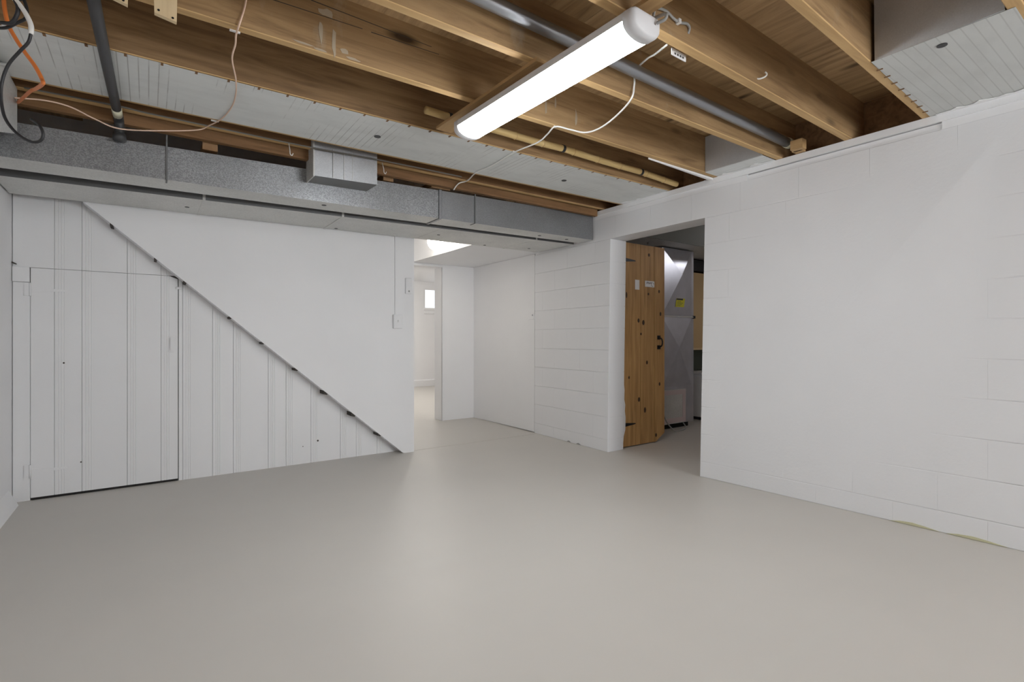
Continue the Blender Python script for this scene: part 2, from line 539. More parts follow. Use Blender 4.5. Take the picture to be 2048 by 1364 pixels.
# dark gaps where the treads meet the edge of the drywall
for x, k in ((-.206, .5), (.039, .45), (.215, .5), (.506, .42), (.731, .45), (.979, .6), (1.209, .9), (1.441, 1.0), (1.679, .7)):
    z = zdiag(x)
    mb = MB()
    mb.prism([(x - .012 * k, 4.4025, z + .008 * k), (x + .026 * k, 4.4025, z - .025 * k), (x + .020 * k, 4.4025, z - .036 * k), (x - .012 * k, 4.4025, z - .026 * k)], (0, .117, 0))
    mb.build('tread_gap', M_CHIP, ws)
MB().box(-.621, .178, 4.5205, 4.5425, 0, .0155).build('gap_shade', M_DARK, ws)  # dark strip painting the shade under the door
d1 = struct_root('door_1', (-.2, 4.44, 0))
for a, b in zip([-0.624, -0.507, -0.367, -0.121, 0.076], [-0.507, -0.367, -0.121, 0.076, 0.180]):
    plank(a, b, .016, lambda x: 1.5135 - max(0, (x - .140)) * .55, d1, y=4.517, bead=a > -.6, name='plank')
def strap_hinge(z, parent, mat, x=-.6243, y=4.517, L=.175, s=1):
    h = MB().box(x - .030 * s, x - .002, y - .004, y, z - .042, z + .042).build('hinge', mat, parent)
    MB().prism([(x, y - .004, z - .017), (x + L * s, y - .004, z - .006), (x + (L + .006) * s, y - .004, z), (x + L * s, y - .004, z + .006), (x, y - .004, z + .017)], (0, .004, 0)).build('hinge_strap', mat, h)
    MB().tube([(x, y - .005, z - .042), (x, y - .005, z + .042)], .006, 8).build('hinge_pin', mat, h, True)
    for q in (-.025, 0, .025):
        MB().tube([(x - .016 * s, y - .0045, z + q), (x - .016 * s, y - .006, z + q)], .004, 8).build('screw', mat, h)
strap_hinge(1.372, d1, M_BOARD)
strap_hinge(.188, d1, M_BOARD)
hb = MB().box(.120, .156, 4.511, 4.517, .952, 1.075).bevel(.002).build('handle_plate', M_BOARD, d1)
MB().box(.129, .147, 4.498, 4.511, .968, 1.060).bevel(.004, 2).build('handle', M_BOARD, d1)
MB().box(.165, .205, 4.504, 4.517, 1.418, 1.436).bevel(.003).build('latch', M_BOARD, d1)
MB().prism([(XL, 4.503, 1.538), (XL + .02, 4.503, 1.529), (XL + .024, 4.503, 1.533), (XL + .002, 4.503, 1.546)], (0, .03, 0)).build('corner_chip', M_CHIP, ws)
for x, z, r in ((-.455, .89, .006), (-.368, .215, .005), (1.05, .145, .004), (1.17, .18, .008)):
    MB().tube([(x * 1.0101, 4.516, z), (x * 1.0101, 4.522, z)], r, 6).build('knot_hole', M_CHIP, ws)

# flush closet door in the passage side of the right wall
d3 = struct_root('door_3', (3.53, 5.2, 0))
MB().box(0, .03, 4.499, 5.842, .012, 2.001).warp(rw).build('door_panel', M_BOARD, d3)
MB().box(.006, .04, 4.4905, 4.4985, 0, 2.001).warp(rw).build('gap_shade', M_DARK, d3)  # dark strip painting the shade in the door gap
q = MB().box(-.006, 0, 4.505, 4.600, 1.272, 1.338).bevel(.001).warp(rw).build('latch_plate', M_BOARD, d3)
MB().tube([(-.006, 4.53, 1.318), (-.016, 4.53, 1.318)], .008, 10).warp(rw).build('latch_knob', M_STEEL, q)

# ------------------------------------------------------------------ ceiling: subfloor, joists, ledgers
ce = struct_root('ceiling', (1.4, 1.0, ZJ))
ys = [-2.8, -1.58, -.36, .24, 1.46, 2.68, 3.9, 4.7]
xs = [-1.0, .45, 1.67, 2.89, 4.2]
for i in range(len(xs) - 1):
    for j in range(len(ys) - 1):
        MB().box(xs[i] + .0015, xs[i + 1] - .0015, ys[j] + .0015, ys[j + 1] - .0015, ZP, ZP + .018 + .002 * ((i + j) % 2)).build('plywood_sheet', M_PLY, ce)
def joist(yl, yr, w=.042, zb=ZJ, xl=-.75, xr=3.68, mats=(M_JOIST, M_JEDGE)):
    """lower near edge at y = yl (x = -.7) .. yr (x = 3.5)"""
    a = yl + (yr - yl) * (xl + .7) / 4.2
    b = yl + (yr - yl) * (xr + .7) / 4.2
    mb = MB().hexa([(xl, a, zb), (xr, b, zb), (xr, b + w, zb), (xl, a + w, zb), (xl, a, ZP), (xr, b, ZP), (xr, b + w, ZP), (xl, a + w, ZP)])
    bmesh.ops.bevel(mb.bm, geom=[e for e in mb.bm.edges if all(v.co.z < zb + .01 for v in e.verts) and abs(e.verts[0].co.x - e.verts[1].co.x) > 1], offset=.003, segments=1, affect='EDGES')
    bmesh.ops.recalc_face_normals(mb.bm, faces=list(mb.bm.faces))
    mb.bm.normal_update()
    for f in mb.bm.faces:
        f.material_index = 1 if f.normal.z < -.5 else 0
    return mb.build('joist', list(mats), ce)
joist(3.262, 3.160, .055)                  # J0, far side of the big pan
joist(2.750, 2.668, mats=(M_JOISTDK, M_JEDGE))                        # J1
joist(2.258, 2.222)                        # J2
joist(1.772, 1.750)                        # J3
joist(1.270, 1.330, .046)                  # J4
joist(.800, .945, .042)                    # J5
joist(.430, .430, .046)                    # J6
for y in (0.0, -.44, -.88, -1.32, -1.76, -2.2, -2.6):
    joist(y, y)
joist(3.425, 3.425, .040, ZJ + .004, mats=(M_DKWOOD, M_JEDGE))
MB().box(-.7, 3.49, 3.490, 3.528, 2.222, ZP).build('ledger_board', M_DKWOOD, ce)
for (a, b, z) in ((.264, .343, 2.195), (1.388, 1.465, 2.212), (1.773, 1.934, 2.228), (2.576, 2.684, 2.236), (3.087, 3.179, 2.243)):
    MB().hexa([(a, 3.552, z - .01), (b, 3.552, z - .01), (b + .01, 4.40, z), (a + .01, 4.40, z), (a, 3.552, z + .036), (b, 3.552, z + .036), (b + .01, 4.40, z + .04), (a + .01, 4.40, z + .04)]).build('wood_block', M_BLKWOOD, ce)
MB().hexa([(2.50, 3.60, 2.232), (2.572, 3.57, 2.232), (2.572, 3.62, 2.232), (2.50, 3.65, 2.232), (2.50, 3.60, 2.240), (2.572, 3.57, 2.262), (2.572, 3.62, 2.262), (2.50, 3.65, 2.240)]).build('wood_shim', M_PINE, ce)
MB().box(3.40, 3.455, 1.575, 1.65, 2.276, 2.335).box(3.44, 3.50, 1.60, 1.66, 2.276, 2.345).build('bearing_block', M_FURR, ce)
MB().box(3.68, 3.72, -2.8, 4.4, 2.20, ZP).build('rim_board', M_DKWOOD, ce)
# flat furring board the light hangs from
for a, b, x0, x1, y0, y1 in ((1.372, 1.475, 1.350, 1.447, 1.74, 2.645), (1.462, 1.53, 1.450, 1.52, .86, 1.28)):
    MB().hexa([(a, y0, 2.258), (b, y0, 2.258), (x1, y1, 2.258), (x0, y1, 2.258), (a, y0, ZJ - .001), (b, y0, ZJ - .001), (x1, y1, ZJ - .001), (x0, y1, ZJ - .001)]).build('furring_board', M_FURR, ce)

MB().hexa([(2.75, 2.266, 2.264), (3.50, 2.266, 2.258), (3.50, 2.292, 2.258), (2.75, 2.270, 2.264), (2.75, 2.266, 2.274), (3.50, 2.266, 2.274), (3.50, 2.292, 2.274), (2.75, 2.270, 2.274)]).build('white_strip', M_WALL, ce, label='strip with white paint along one joist edge')
def on_j2(x):
    return 2.258 + (2.222 - 2.258) * (x + .7) / 4.2
for x0, z0, x1, z1 in ((.30, 2.424, .78, 2.437), (.82, 2.436, 1.16, 2.444), (.56, 2.482, 1.12, 2.468)):
    MB().hexa([(x0, on_j2(x0) - .0008, z0 - .0018), (x1, on_j2(x1) - .0008, z1 - .0012), (x1, on_j2(x1) + .001, z1 - .0012), (x0, on_j2(x0) + .001, z0 - .0018),
               (x0, on_j2(x0) - .0008, z0 + .0018), (x1, on_j2(x1) - .0008, z1 + .0012), (x1, on_j2(x1) + .001, z1 + .0012), (x0, on_j2(x0) + .001, z0 + .0018)]).build('crack', M_CHIP, ce)
rs = random.Random(3)
for x, z, a, b in ((.60, 2.36, .012, .055), (.655, 2.33, .010, .07), (.62, 2.45, .035, .022), (.70, 2.31, .02, .012), (.53, 2.29, .045, .006), (.60, 2.284, .03, .005), (.74, 2.288, .035, .006), (1.75, 2.40, .010, .05), (1.83, 2.37, .008, .06), (1.90, 2.40, .007, .04), (2.06, 2.36, .009, .055)):
    pts = []
    for k in range(9):
        t_ = 2 * math.pi * k / 9
        q = rs.uniform(.55, 1.1)
        pts.append((x + a * q * math.cos(t_), on_j2(x) - .0012, z + b * q * math.sin(t_)))
    MB().prism(pts, (0, .003, 0)).build('paint_smear', M_SMEAR, ce)
# ragged edge of white paint and plaster where the pans meet the wall top
for y0, y1, dx in ((2.70, 3.17, .05), (1.82, 2.22, .05), (.46, .92, .035)):
    pts = [(3.515, y0, 2.2680), (3.515, y1, 2.2680)]
    n = int((y1 - y0) / .03)
    for k in range(n + 1):
        y = y1 - (y1 - y0) * k / n
        pts.append((3.485 - dx * random.random() ** 2, y, 2.2680))
    MB().prism(pts, (0, 0, .003)).build('paint_edge', M_WALL, wr)

# ------------------------------------------------------------------ wraparound LED lights
KL = .965
def led(loc, yaw, label, mat, L=1.26, scl=1.0):
    t = thing('ceiling_light', label, 'ceiling light', loc)
    t.rotation_euler = (0, 0, 0)
    c, s = math.cos(yaw), math.sin(yaw)
    def R(p):
        return Vector((loc[0] + p[0] * scl * c - p[1] * s, loc[1] + p[0] * scl * s + p[1] * c, loc[2] + p[2] * scl))
    W = .082
    h0 = [(-.070, -.001), (.070, -.001), (W, -.012), (W, -.040), (-W, -.040), (-W, -.012)]
    def ext(prof, y0, y1, name, m, smooth=False, parent=t):
        mb = MB()
        mb.prism([R((x, y0, z)) for x, z in prof], R((0, y1, 0)) - R((0, y0, 0)))
        o = mb.build(name, m, parent, smooth)
        return o
    ext(h0, -L / 2 + .05, L / 2 - .05, 'housing', M_HOUSING)
    dif = [(W * .98, -.040)] + [(W * .98 * math.cos(a), -.040 - .046 * math.sin(a) ** .8) for a in [math.pi * k / 14 for k in range(1, 14)]] + [(-W * .98, -.040)]
    ext(dif, -L / 2 + .05, L / 2 - .05, 'diffuser', mat)
    for sgn in (-1, 1):
        mb = MB()
        rings = []
        for q, sc in ((.050, 1.02), (.020, 1.01), (.006, .93), (0, .80)):
            y = sgn * (L / 2 - q)
            pr = [(-.070, -.001), (.070, -.001), (W, -.012), (W, -.040)] + [(W * math.cos(a), -.040 - .048 * math.sin(a) ** .8) for a in [math.pi * k / 14 for k in range(1, 14)]] + [(-W, -.040), (-W, -.012)]
            rings.append(mb.verts([R((x * sc, y, -.04 + (z + .04) * sc)) for x, z in pr]))
        n = len(rings[0])
        for a, b in zip(rings, rings[1:]):
            for k in range(n):
                mb.bm.faces.new((a[k], a[(k + 1) % n], b[(k + 1) % n], b[k]))
        mb.bm.faces.new(rings[0])
        mb.bm.faces.new(rings[-1])
        cap = mb.build('end_cap', M_HOUSING, t, True)
    return t
t = led((1.478 * KL, 1.868 * KL, 1.05 + 1.207 * KL), math.radians(2.0), 'lit white wraparound tube light hung under the open joists', M_LED, 1.26 * KL, KL)
for y, dx in ((1.40, .008), (2.26, -.014)):
    MB().tube(smooth_path([(1.426 + dx, y, 2.212), (1.420 + dx, y, 2.235), (1.430 + dx, y, 2.262)]), .004).build('hanger_hook', M_STEEL, t, True)
MB().tube(smooth_path([(1.488, 1.19, 2.185), (1.50, 1.165, 2.19), (1.505, 1.16, 2.205), (1.52, 1.18, 2.225), (1.555, 1.26, 2.262)]), .006).build('power_cord', M_GREYCORD, t, True)
MB().tube(smooth_path([(1.553, 1.258, 2.260), (1.60, 1.285, 2.33), (1.676, 1.296, 2.355), (1.723, 1.296, 2.343), (1.765, 1.296, 2.341), (1.812, 1.296, 2.353), (1.835, 1.300, 2.345), (1.836, 1.308, 2.325)]), .0055).build('power_cord', M_GREYCORD, t, True)
MB().box(1.750, 1.764, 1.287, 1.312, 2.333, 2.350).build('cord_clip', M_WHITE, t)

# ------------------------------------------------------------------ sheet-metal ducts
def X(a, b, x):
    return a + (b - a) * (x + .7) / 4.19
def duct_piece(x0, x1, yf, yr, zb, zt, grow=0, inset=0):
    f = lambda t, x: X(t[0], t[1], x)
    P = []
    for zz, sg in ((zb, -1), (zt, 1)):
        for x, y, sy in ((x0, yf, -1), (x1, yf, -1), (x1, yr, 1), (x0, yr, 1)):
            P.append((x, f(y, x) + sy * grow, f(zz, x) + sg * grow))
    return MB().hexa(P)
def facing_shade(mb, name, side, under, parent):  # paints light and shade: undersides get another tone of the same metal
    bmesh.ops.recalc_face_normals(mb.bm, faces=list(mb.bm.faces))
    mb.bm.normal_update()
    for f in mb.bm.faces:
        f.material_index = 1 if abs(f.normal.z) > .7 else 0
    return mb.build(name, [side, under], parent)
D1 = dict(yf=(3.55, 3.55), yr=(3.79, 3.75), zb=(1.960, 2.004), zt=(2.140, 2.245))
D2 = dict(yf=(3.945, 3.815), yr=(4.385, 4.385), zb=(1.954, 2.001), zt=(2.12, 2.18))
du = thing('air_duct', 'long galvanized trunk duct under the joists, the front of the two parallel ducts', 'air duct', (1.4, 3.67, 1.98))
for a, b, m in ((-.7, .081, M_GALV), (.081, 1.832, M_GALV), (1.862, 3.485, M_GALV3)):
    facing_shade(duct_piece(a, b, **D1), 'duct_section', m, M_GALV2, du)  # undersides painted lighter than the fronts, as if floor-lit
duct_piece(1.836, 1.858, **D1, grow=.005).build('seam_cleat', M_GALV3, du)
for x in (.087, 2.16):
    z0 = X(*D1['zb'], x)
    MB().box(x - .004, x + .004, 3.541, 3.5495, z0 - .001, 2.30).box(x - .004, x + .004, 3.545, 3.62, z0 - .003, z0).build('hanger_strap', M_GALVD, du)
for x, y in ((.992, 3.635), (2.92, 3.66), (3.25, 3.66)):
    MB().tube([(x, y, X(*D1['zb'], x) + .002), (x, y, X(*D1['zb'], x) - .002)], .016, 12).build('screw_hole', M_BLACK, du)
d2 = thing('air_duct', 'flat grey trunk duct behind the front duct, along the stair wall', 'air duct', (1.4, 4.16, 1.97))
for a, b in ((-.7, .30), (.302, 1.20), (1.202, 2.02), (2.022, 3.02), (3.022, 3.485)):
    facing_shade(duct_piece(a, b, **D2), 'duct_section', M_GALVD, M_GALV2, d2)  # side faces darkened to paint the shade between the ducts
for x in (.30, 1.20, 3.02):
    duct_piece(x - .008, x + .008, **D2, grow=.003).build('seam_cleat', M_GALV2, d2)
for x, y in ((.219, 4.185), (2.122, 4.112), (1.28, 4.33), (2.75, 4.33), (3.25, 4.25)):
    MB().tube([(x, y, X(*D2['zb'], x) + .002), (x, y, X(*D2['zb'], x) - .002)], .014, 12).build('screw_hole', M_BLACK, d2)

bo = thing('duct_boot', 'small boxy galvanized branch hanging in front of the long duct', 'air duct', (1.06, 3.45, 2.1))
facing_shade(MB().hexa([(.862, 3.372, 2.090), (1.266, 3.352, 2.098), (1.262, 3.549, 2.098), (.866, 3.549, 2.092), (.862, 3.372, 2.42), (1.266, 3.352, 2.42), (1.262, 3.549, 2.42), (.866, 3.549, 2.42)]), 'boot_box', M_GALVB, M_GALVD, bo)  # underside darkened, its shade put into the colour
for x in (.975, 1.045, 1.10):
    MB().box(x - .0015, x + .0015, 3.358, 3.366, 2.095, 2.28).build('crease', M_GALV2, bo)
MB().hexa([(.854, 3.372, 2.086), (.862, 3.371, 2.086), (.862, 3.549, 2.088), (.854, 3.549, 2.088), (.854, 3.372, 2.42), (.862, 3.371, 2.42), (.862, 3.549, 2.42), (.854, 3.549, 2.42)]).build('side_flange', M_GALV2, bo)

ri = thing('duct_riser', 'slanted light grey duct branch at the corner by the left wall', 'air duct', (-.6, 3.2, 2.1))
MB().prism([(-.52, 3.425, 2.268), (-.52, 3.425, 2.05), (-.52, 3.352, 2.028), (-.52, 2.98, 1.915), (-.52, 2.98, 2.20), (-.52, 3.13, 2.268)], (-.18, 0, 0)).build('riser_box', M_GALV2, ri)
MB().hexa([(-.525, 2.98, 2.190), (-.505, 2.98, 2.194), (-.505, 3.135, 2.263), (-.525, 3.135, 2.259), (-.525, 2.98, 2.200), (-.505, 2.98, 2.204), (-.505, 3.135, 2.270), (-.525, 3.135, 2.270)]).build('seam_flange', M_GALV2, ri)

def pan(name, label, x0, x1, yn, yf, secs, mat, loc, lip=.0):
    t = thing(name, label, 'duct panel', loc)
    e = [x0] + secs + [x1]
    for k, (a, b) in enumerate(zip(e, e[1:])):
        z = ZJ - .0015 - .0012 * (k % 2)
        MB().hexa([(a, X(*yn, a), z - .001), (b + .025 * (k < len(e) - 2), X(*yn, b), z - .001), (b + .025 * (k < len(e) - 2), X(*yf, b), z - .001), (a, X(*yf, a), z - .001),
                   (a, X(*yn, a), z), (b + .025 * (k < len(e) - 2), X(*yn, b), z), (b + .025 * (k < len(e) - 2), X(*yf, b), z), (a, X(*yf, a), z)]).build('pan_sheet', mat, t)
    return t
p1 = pan('joist_pan', 'long grey joist pan between two joists above the long duct', -.705, 3.49, (2.757, 2.675), (3.290, 3.180), [.05, 1.02, 1.97], M_PAN, (1.4, 3.0, 2.27))
for x in [-.6 + .13 * k for k in range(31)]:
    MB().box(x - .005, x + .005, X(2.752, 2.670, x), X(2.775, 2.693, x), ZJ - .005, ZJ - .0030).build('nail_tab', M_DKWOOD, p1)
for x, y in ((1.126, 2.977), (2.608, 2.966)):
    MB().tube([(x, y, ZJ - .001), (x, y, ZJ - .006)], .020, 14).build('pan_hole', M_BLACK, p1)
p2 = pan('joist_pan', 'grey ribbed joist pan by the right wall with one black hole, at the upper right', 2.600, 3.500, (.452, .452), (.782, .948), [], M_PANR, (3.0, .7, 2.27))
MB().tube([(2.688, .688, ZJ - .001), (2.688, .688, ZJ - .006)], .018, 14).build('pan_hole', M_BLACK, p2)
for k in range(8):
    x = 2.70 + .1 * k
    MB().box(x - .003, x + .003, X(.768, .933, x), X(.792, .957, x), ZJ - .006, ZJ - .003).build('nail', M_DKWOOD, p2)
MB().hexa([(2.592, .480, ZJ - .001), (2.598, .480, ZJ - .001), (2.612, .902, ZJ - .001), (2.606, .902, ZJ - .001), (2.566, .480, 2.53), (2.572, .480, 2.53), (2.585, .895, 2.53), (2.579, .895, 2.53)]).build('end_sheet', M_SHEET, p2)
p3 = pan('joist_pan', 'small grey joist pan at the top of the right wall above the doorway', 3.330, 3.500, (1.795, 1.795), (2.225, 2.225), [], M_PAN, (3.4, 2.0, 2.27))
MB().box(3.322, 3.330, 1.797, 2.22, ZJ - .001, 2.53).build('end_sheet', M_SHEET, p3)

# ------------------------------------------------------------------ pipes and pole
vp = thing('iron_pipe', 'dark iron pipe crossing under the pans to an elbow above the long duct', 'pipe', (-.14, 3.0, 2.25))
MB().tube([(-.165, 2.0, 2.295 - .03), (-.157, 2.385, 2.252), (-.140, 3.10, 2.245), (-.132, 3.40, 2.243)], .021, 14).build('pipe_run', M_DKPIPE, vp, True)
MB().tube([(-.134, 3.335, 2.2435), (-.132, 3.435, 2.243)], .0225, 14).build('cream_coupling', M_TANBAND, vp, True, label='cream painted coupling')
MB().tube(smooth_path([(-.131, 3.43, 2.243), (-.130, 3.475, 2.240), (-.128, 3.497, 2.222), (-.127, 3.50, 2.185), (-.127, 3.50, 2.145)]), .023, 14).build('elbow', M_DKPIPE, vp, True)
MB().tube([(-.127, 3.50, 2.165), (-.127, 3.50, 2.130)], .030, 14).build('elbow_collar', M_DKPIPE, vp, True)

sp = thing('steel_pipe', 'shiny grey steel pipe lying between two joists near the right wall', 'pipe', (2.2, 1.70, 2.37))
MB().tube([(-.7, 1.69, 2.405), (1.4, 1.70, 2.384), (2.9, 1.70, 2.362), (3.46, 1.70, 2.356)], .030, 20).build('pipe_run', M_PIPE, sp, True)
MB().tube([(3.455, 1.70, 2.356), (3.49, 1.70, 2.356)], .034, 20).build('pipe_end', M_TANBAND, sp, True)

bp = thing('bamboo_pole', 'tan jointed bamboo pole with black bands wedged between two joists', 'pole', (2.4, 2.60, 2.325))
bz = [(1.26, 2.600, 2.330), (1.377, 2.600, 2.327), (1.771, 2.600, 2.330), (2.050, 2.600, 2.328), (2.277, 2.600, 2.334), (2.657, 2.600, 2.326), (3.065, 2.600, 2.326), (3.50, 2.600, 2.308)]
def bzat(x):
    return interp(x, [(p[0], p[2]) for p in bz])
pts, rr = [], []
x = 1.26
nodes = [1.45, 1.66, 1.88, 2.10, 2.37, 2.60, 2.83, 3.12, 3.33]
while x < 3.50:
    d = min(abs(x - n) for n in nodes)
    pts.append((x, 2.600, bzat(x)))
    rr.append(.0215 + (.0035 if d < .006 else 0))
    x += .01
MB().tube(pts, rr, 14).build('cane', M_BAMBOO, bp, True)
for n in nodes:
    MB().tube([(n - .002, 2.6, bzat(n)), (n + .002, 2.6, bzat(n))], .0254, 14).build('cane_node', M_FURR, bp)
for n in (1.415, 2.277, 3.065):
    MB().tube([(n - .010, 2.6, bzat(n)), (n + .010, 2.6, bzat(n))], .0245, 14).build('black_band', M_BLACK, bp, label='black tape band')

# ------------------------------------------------------------------ cables
def cable(name, label, pts, r, mat, cat='cable', n=6):
    return tag(MB().tube(smooth_path(pts, n), r, 8).build(name, mat, None, True), label, cat)
t = thing('wire', 'thin pinkish wire stapled under the joists, drooping at the upper left', 'wire', (.3, 2.9, 2.26))
MB().tube(smooth_path([(.32, 2.245, 2.42), (.313, 2.240, 2.383), (.305, 2.235, 2.338), (.288, 2.232, 2.272), (.286, 2.300, 2.266), (.289, 2.345, 2.250), (.289, 2.445, 2.235), (.328, 2.644, 2.240), (.351, 2.843, 2.252), (.353, 3.028, 2.260), (.329, 3.225, 2.265), (.281, 3.356, 2.262), (.230, 3.40, 2.24), (.074, 3.40, 2.198), (-.119, 3.40, 2.162), (-.220, 3.38, 2.18), (-.317, 3.36, 2.211), (-.409, 3.34, 2.211), (-.516, 3.34, 2.194)], 6), .0035, 8).build('wire_run', M_PINK, t, True)
for x, y, z in ((.287, 2.29, 2.268), (.31, 3.29, 2.266)):
    MB().box(x - .025, x + .012, y - .005, y + .005, z + .002, z + .007).build('staple', M_WHITE, t)
t = thing('wire', 'white wire swagged across the joists beside the lit tube light', 'wire', (2.0, 2.2, 2.26))
MB().tube(smooth_path([(1.754, 1.352, 2.272), (1.883, 1.516, 2.350), (1.975, 1.640, 2.412), (2.005, 1.735, 2.405), (2.006, 1.745, 2.336), (1.990, 1.752, 2.264), (2.024, 1.885, 2.235), (2.048, 2.028, 2.225), (2.041, 2.139, 2.235), (1.980, 2.200, 2.258), (1.904, 2.240, 2.270), (1.927, 2.339, 2.265), (1.955, 2.470, 2.262), (1.940, 2.697, 2.266), (1.962, 2.986, 2.266), (1.955, 3.195, 2.269), (1.993, 3.381, 2.265), (1.953, 3.445, 2.252), (1.928, 3.484, 2.206)], 6), .0045, 8).build('wire_run', M_WCABLE, t, True)
for x, y in ((1.904, 2.243), (1.940, 2.697), (1.955, 3.19)):
    MB().box(x - .008, x + .008, y - .004, y + .004, 2.266, 2.2745).build('staple', M_WHITE, t)

cable('grey_cable', 'grey cable strung along the far joist above the long duct', [(-.49, 3.385, 2.268), (-.13, 3.38, 2.273), (.0, 3.375, 2.266), (.40, 3.365, 2.262), (.80, 3.345, 2.255), (1.3, 3.33, 2.262), (1.9, 3.31, 2.258)], .0045, M_CORDDK)

def sc(l, k):     # a loop hangs k times as far from the camera
    return [(p[0] * k, p[1] * k, 1.05 + (p[2] - 1.05) * k) for p in l]
kx = .83
t = thing('coax_cable', 'black looped cable with a white sleeve hanging at the left wall', 'cable', (-.35, 2.33, 2.0))
MB().tube(smooth_path(sc([(-.384, 2.792, 2.276), (-.393, 2.799, 2.242), (-.420, 2.817, 2.206), (-.456, 2.843, 2.155), (-.477, 2.858, 2.091), (-.482, 2.862, 2.021), (-.469, 2.852, 1.940), (-.433, 2.827, 1.880), (-.387, 2.794, 1.844), (-.354, 2.771, 1.846), (-.344, 2.764, 1.874), (-.357, 2.773, 1.910), (-.384, 2.80, 1.936)], kx)), .0048, 8).build('black_run', M_BLACK, t, True)
MB().tube(smooth_path(sc([(-.449, 2.838, 2.429), (-.423, 2.820, 2.397), (-.400, 2.803, 2.356), (-.384, 2.792, 2.312), (-.384, 2.792, 2.276)], kx)), .0075, 8).build('white_sleeve', M_WCABLE, t, True, label='white sleeve')
cable('orange_cable', 'orange cable dropping beside the black loop at the upper left', sc([(-.497, 2.995, 2.496), (-.492, 2.992, 2.437), (-.480, 2.983, 2.374), (-.454, 2.965, 2.315), (-.423, 2.943, 2.258), (-.389, 2.918, 2.201), (-.365, 2.901, 2.146), (-.363, 2.900, 2.125)], .86) + sc([(-.400, 3.02, 2.142), (-.434, 3.135, 2.166), (-.54, 3.579, 2.256)], .95), .0066, M_ORANGE)
t = thing('cable_coil', 'coil of dark grey cable in the top left corner', 'cable', (-.37, 2.36, 2.12))
MB().tube(smooth_path(sc([(-.52, 2.82, 2.293), (-.481, 2.800, 2.293), (-.457, 2.783, 2.289), (-.435, 2.767, 2.291), (-.419, 2.755, 2.321), (-.416, 2.753, 2.350), (-.425, 2.760, 2.379), (-.432, 2.765, 2.42)], .85)), .006, 8).build('coil_loop', M_BLACK, t, True)
MB().tube(smooth_path(sc([(-.54, 2.95, 2.331), (-.505, 2.940, 2.331), (-.472, 2.916, 2.333), (-.438, 2.892, 2.353), (-.413, 2.874, 2.368), (-.406, 2.869, 2.394), (-.413, 2.874, 2.436), (-.43, 2.88, 2.47)], .82)), .005, 8).build('coil_loop', M_BLACK, t, True)
MB().tube(smooth_path(sc([(-.50, 2.82, 2.42), (-.46, 2.80, 2.412), (-.43, 2.79, 2.40), (-.40, 2.78, 2.412), (-.37, 2.77, 2.44)], .85)), .008, 8).build('coil_loop', M_BLACK, t, True)

# ------------------------------------------------------------------ small things on the joists
g = 'pale wood scraps nailed to a joist'
for x0, x1, zl, zr, lab in ((.018, .084, 2.207, 2.196, 'pale pine scrap nailed to the joist, the longer of two'), (-.125, -.058, 2.222, 2.205, 'pale pine scrap nailed to the joist, the shorter one left of the other')):
    o = MB().prism([(x0, 2.205, zl), (x1, 2.205, zr), (x1 + .004, 2.205, 2.42), (x0 - .006, 2.205, 2.42)], (0, .02, 0)).build('wood_scrap', M_PINE)
    tag(o, lab, 'wood scrap', g)
    for xx, zz in ((x0 + .012, zl + .012), (x1 - .012, zr + .010)):
        MB().tube([(xx, 2.206, zz), (xx, 2.2035, zz)], .004, 8).build('nail_head', M_IRON, o)
o = tag(MB().hexa([(1.815, 1.372, 2.262), (1.915, 1.374, 2.262), (1.915, 1.378, 2.262), (1.815, 1.376, 2.262), (1.815, 1.372, 2.290), (1.915, 1.374, 2.290), (1.915, 1.378, 2.290), (1.815, 1.376, 2.290)]).build('paper_tag', M_WHITE), 'small white tag stuck to a joist edge right of the tube light', 'tag')
for k in range(4):
    MB().box(1.832 + .018 * k, 1.842 + .018 * k, 1.3712, 1.3722, 2.268, 2.276).build('print', M_INK, o)
o = MB().tube(smooth_path([(2.385, 1.322, 2.306), (2.40, 1.305, 2.304), (2.415, 1.29, 2.312), (2.422, 1.285, 2.324), (2.415, 1.29, 2.334)]), .004, 8).build('cup_hook', M_WCABLE, None, True)
tag(o, 'small white hook screwed into a joist face near the right wall', 'hook')
for x, y, lab in ((.72, 3.40, 'bent nail hook below the ledger, left of the small boxy duct branch'), (1.33, 3.40, 'nail hook below the ledger, right of the small boxy duct branch')):
    o = MB().tube(smooth_path([(x, y + .03, 2.285), (x, y, 2.235), (x + .002, y - .004, 2.205), (x + .012, y - .006, 2.198), (x + .018, y - .006, 2.212)]), .003, 6).build('nail_hook', M_WCABLE, None, True)
    tag(o, lab, 'hook', 'hooks over the long duct')

# ------------------------------------------------------------------ on the stair wall
t = thing('light_switch', 'white surface light switch box at the end of the stair wall', 'light switch', (1.85, 4.40, 1.21))
MB().box(1.806, 1.890, 4.372, 4.3995, 1.146, 1.272).bevel(.003).build('switch_box', M_BOARD, t)
p = MB().box(1.812, 1.884, 4.369, 4.372, 1.152, 1.266).build('cover_plate', M_BOARD, t)
MB().hexa([(1.842, 4.355, 1.216), (1.852, 4.355, 1.216), (1.852, 4.369, 1.200), (1.842, 4.369, 1.200), (1.842, 4.355, 1.226), (1.852, 4.355, 1.226), (1.852, 4.369, 1.220), (1.842, 4.369, 1.220)]).build('toggle', M_WHITE, p)
MB().box(1.826, 1.842, 4.388, 4.3995, 1.272, 2.02).build('raceway', M_BOARD, t)
t = thing('door_chime', 'small white louvred cover high on the stair wall beside the passage', 'wall vent', (1.957, 4.40, 1.54))
MB().box(1.927, 1.987, 4.382, 4.3995, 1.468, 1.612).bevel(.003).build('cover', M_BOARD, t)
for k in range(9):
    MB().box(1.933, 1.981, 4.378, 4.382, 1.515 + .0105 * k, 1.521 + .0105 * k).build('louvre', M_BOARD, t)
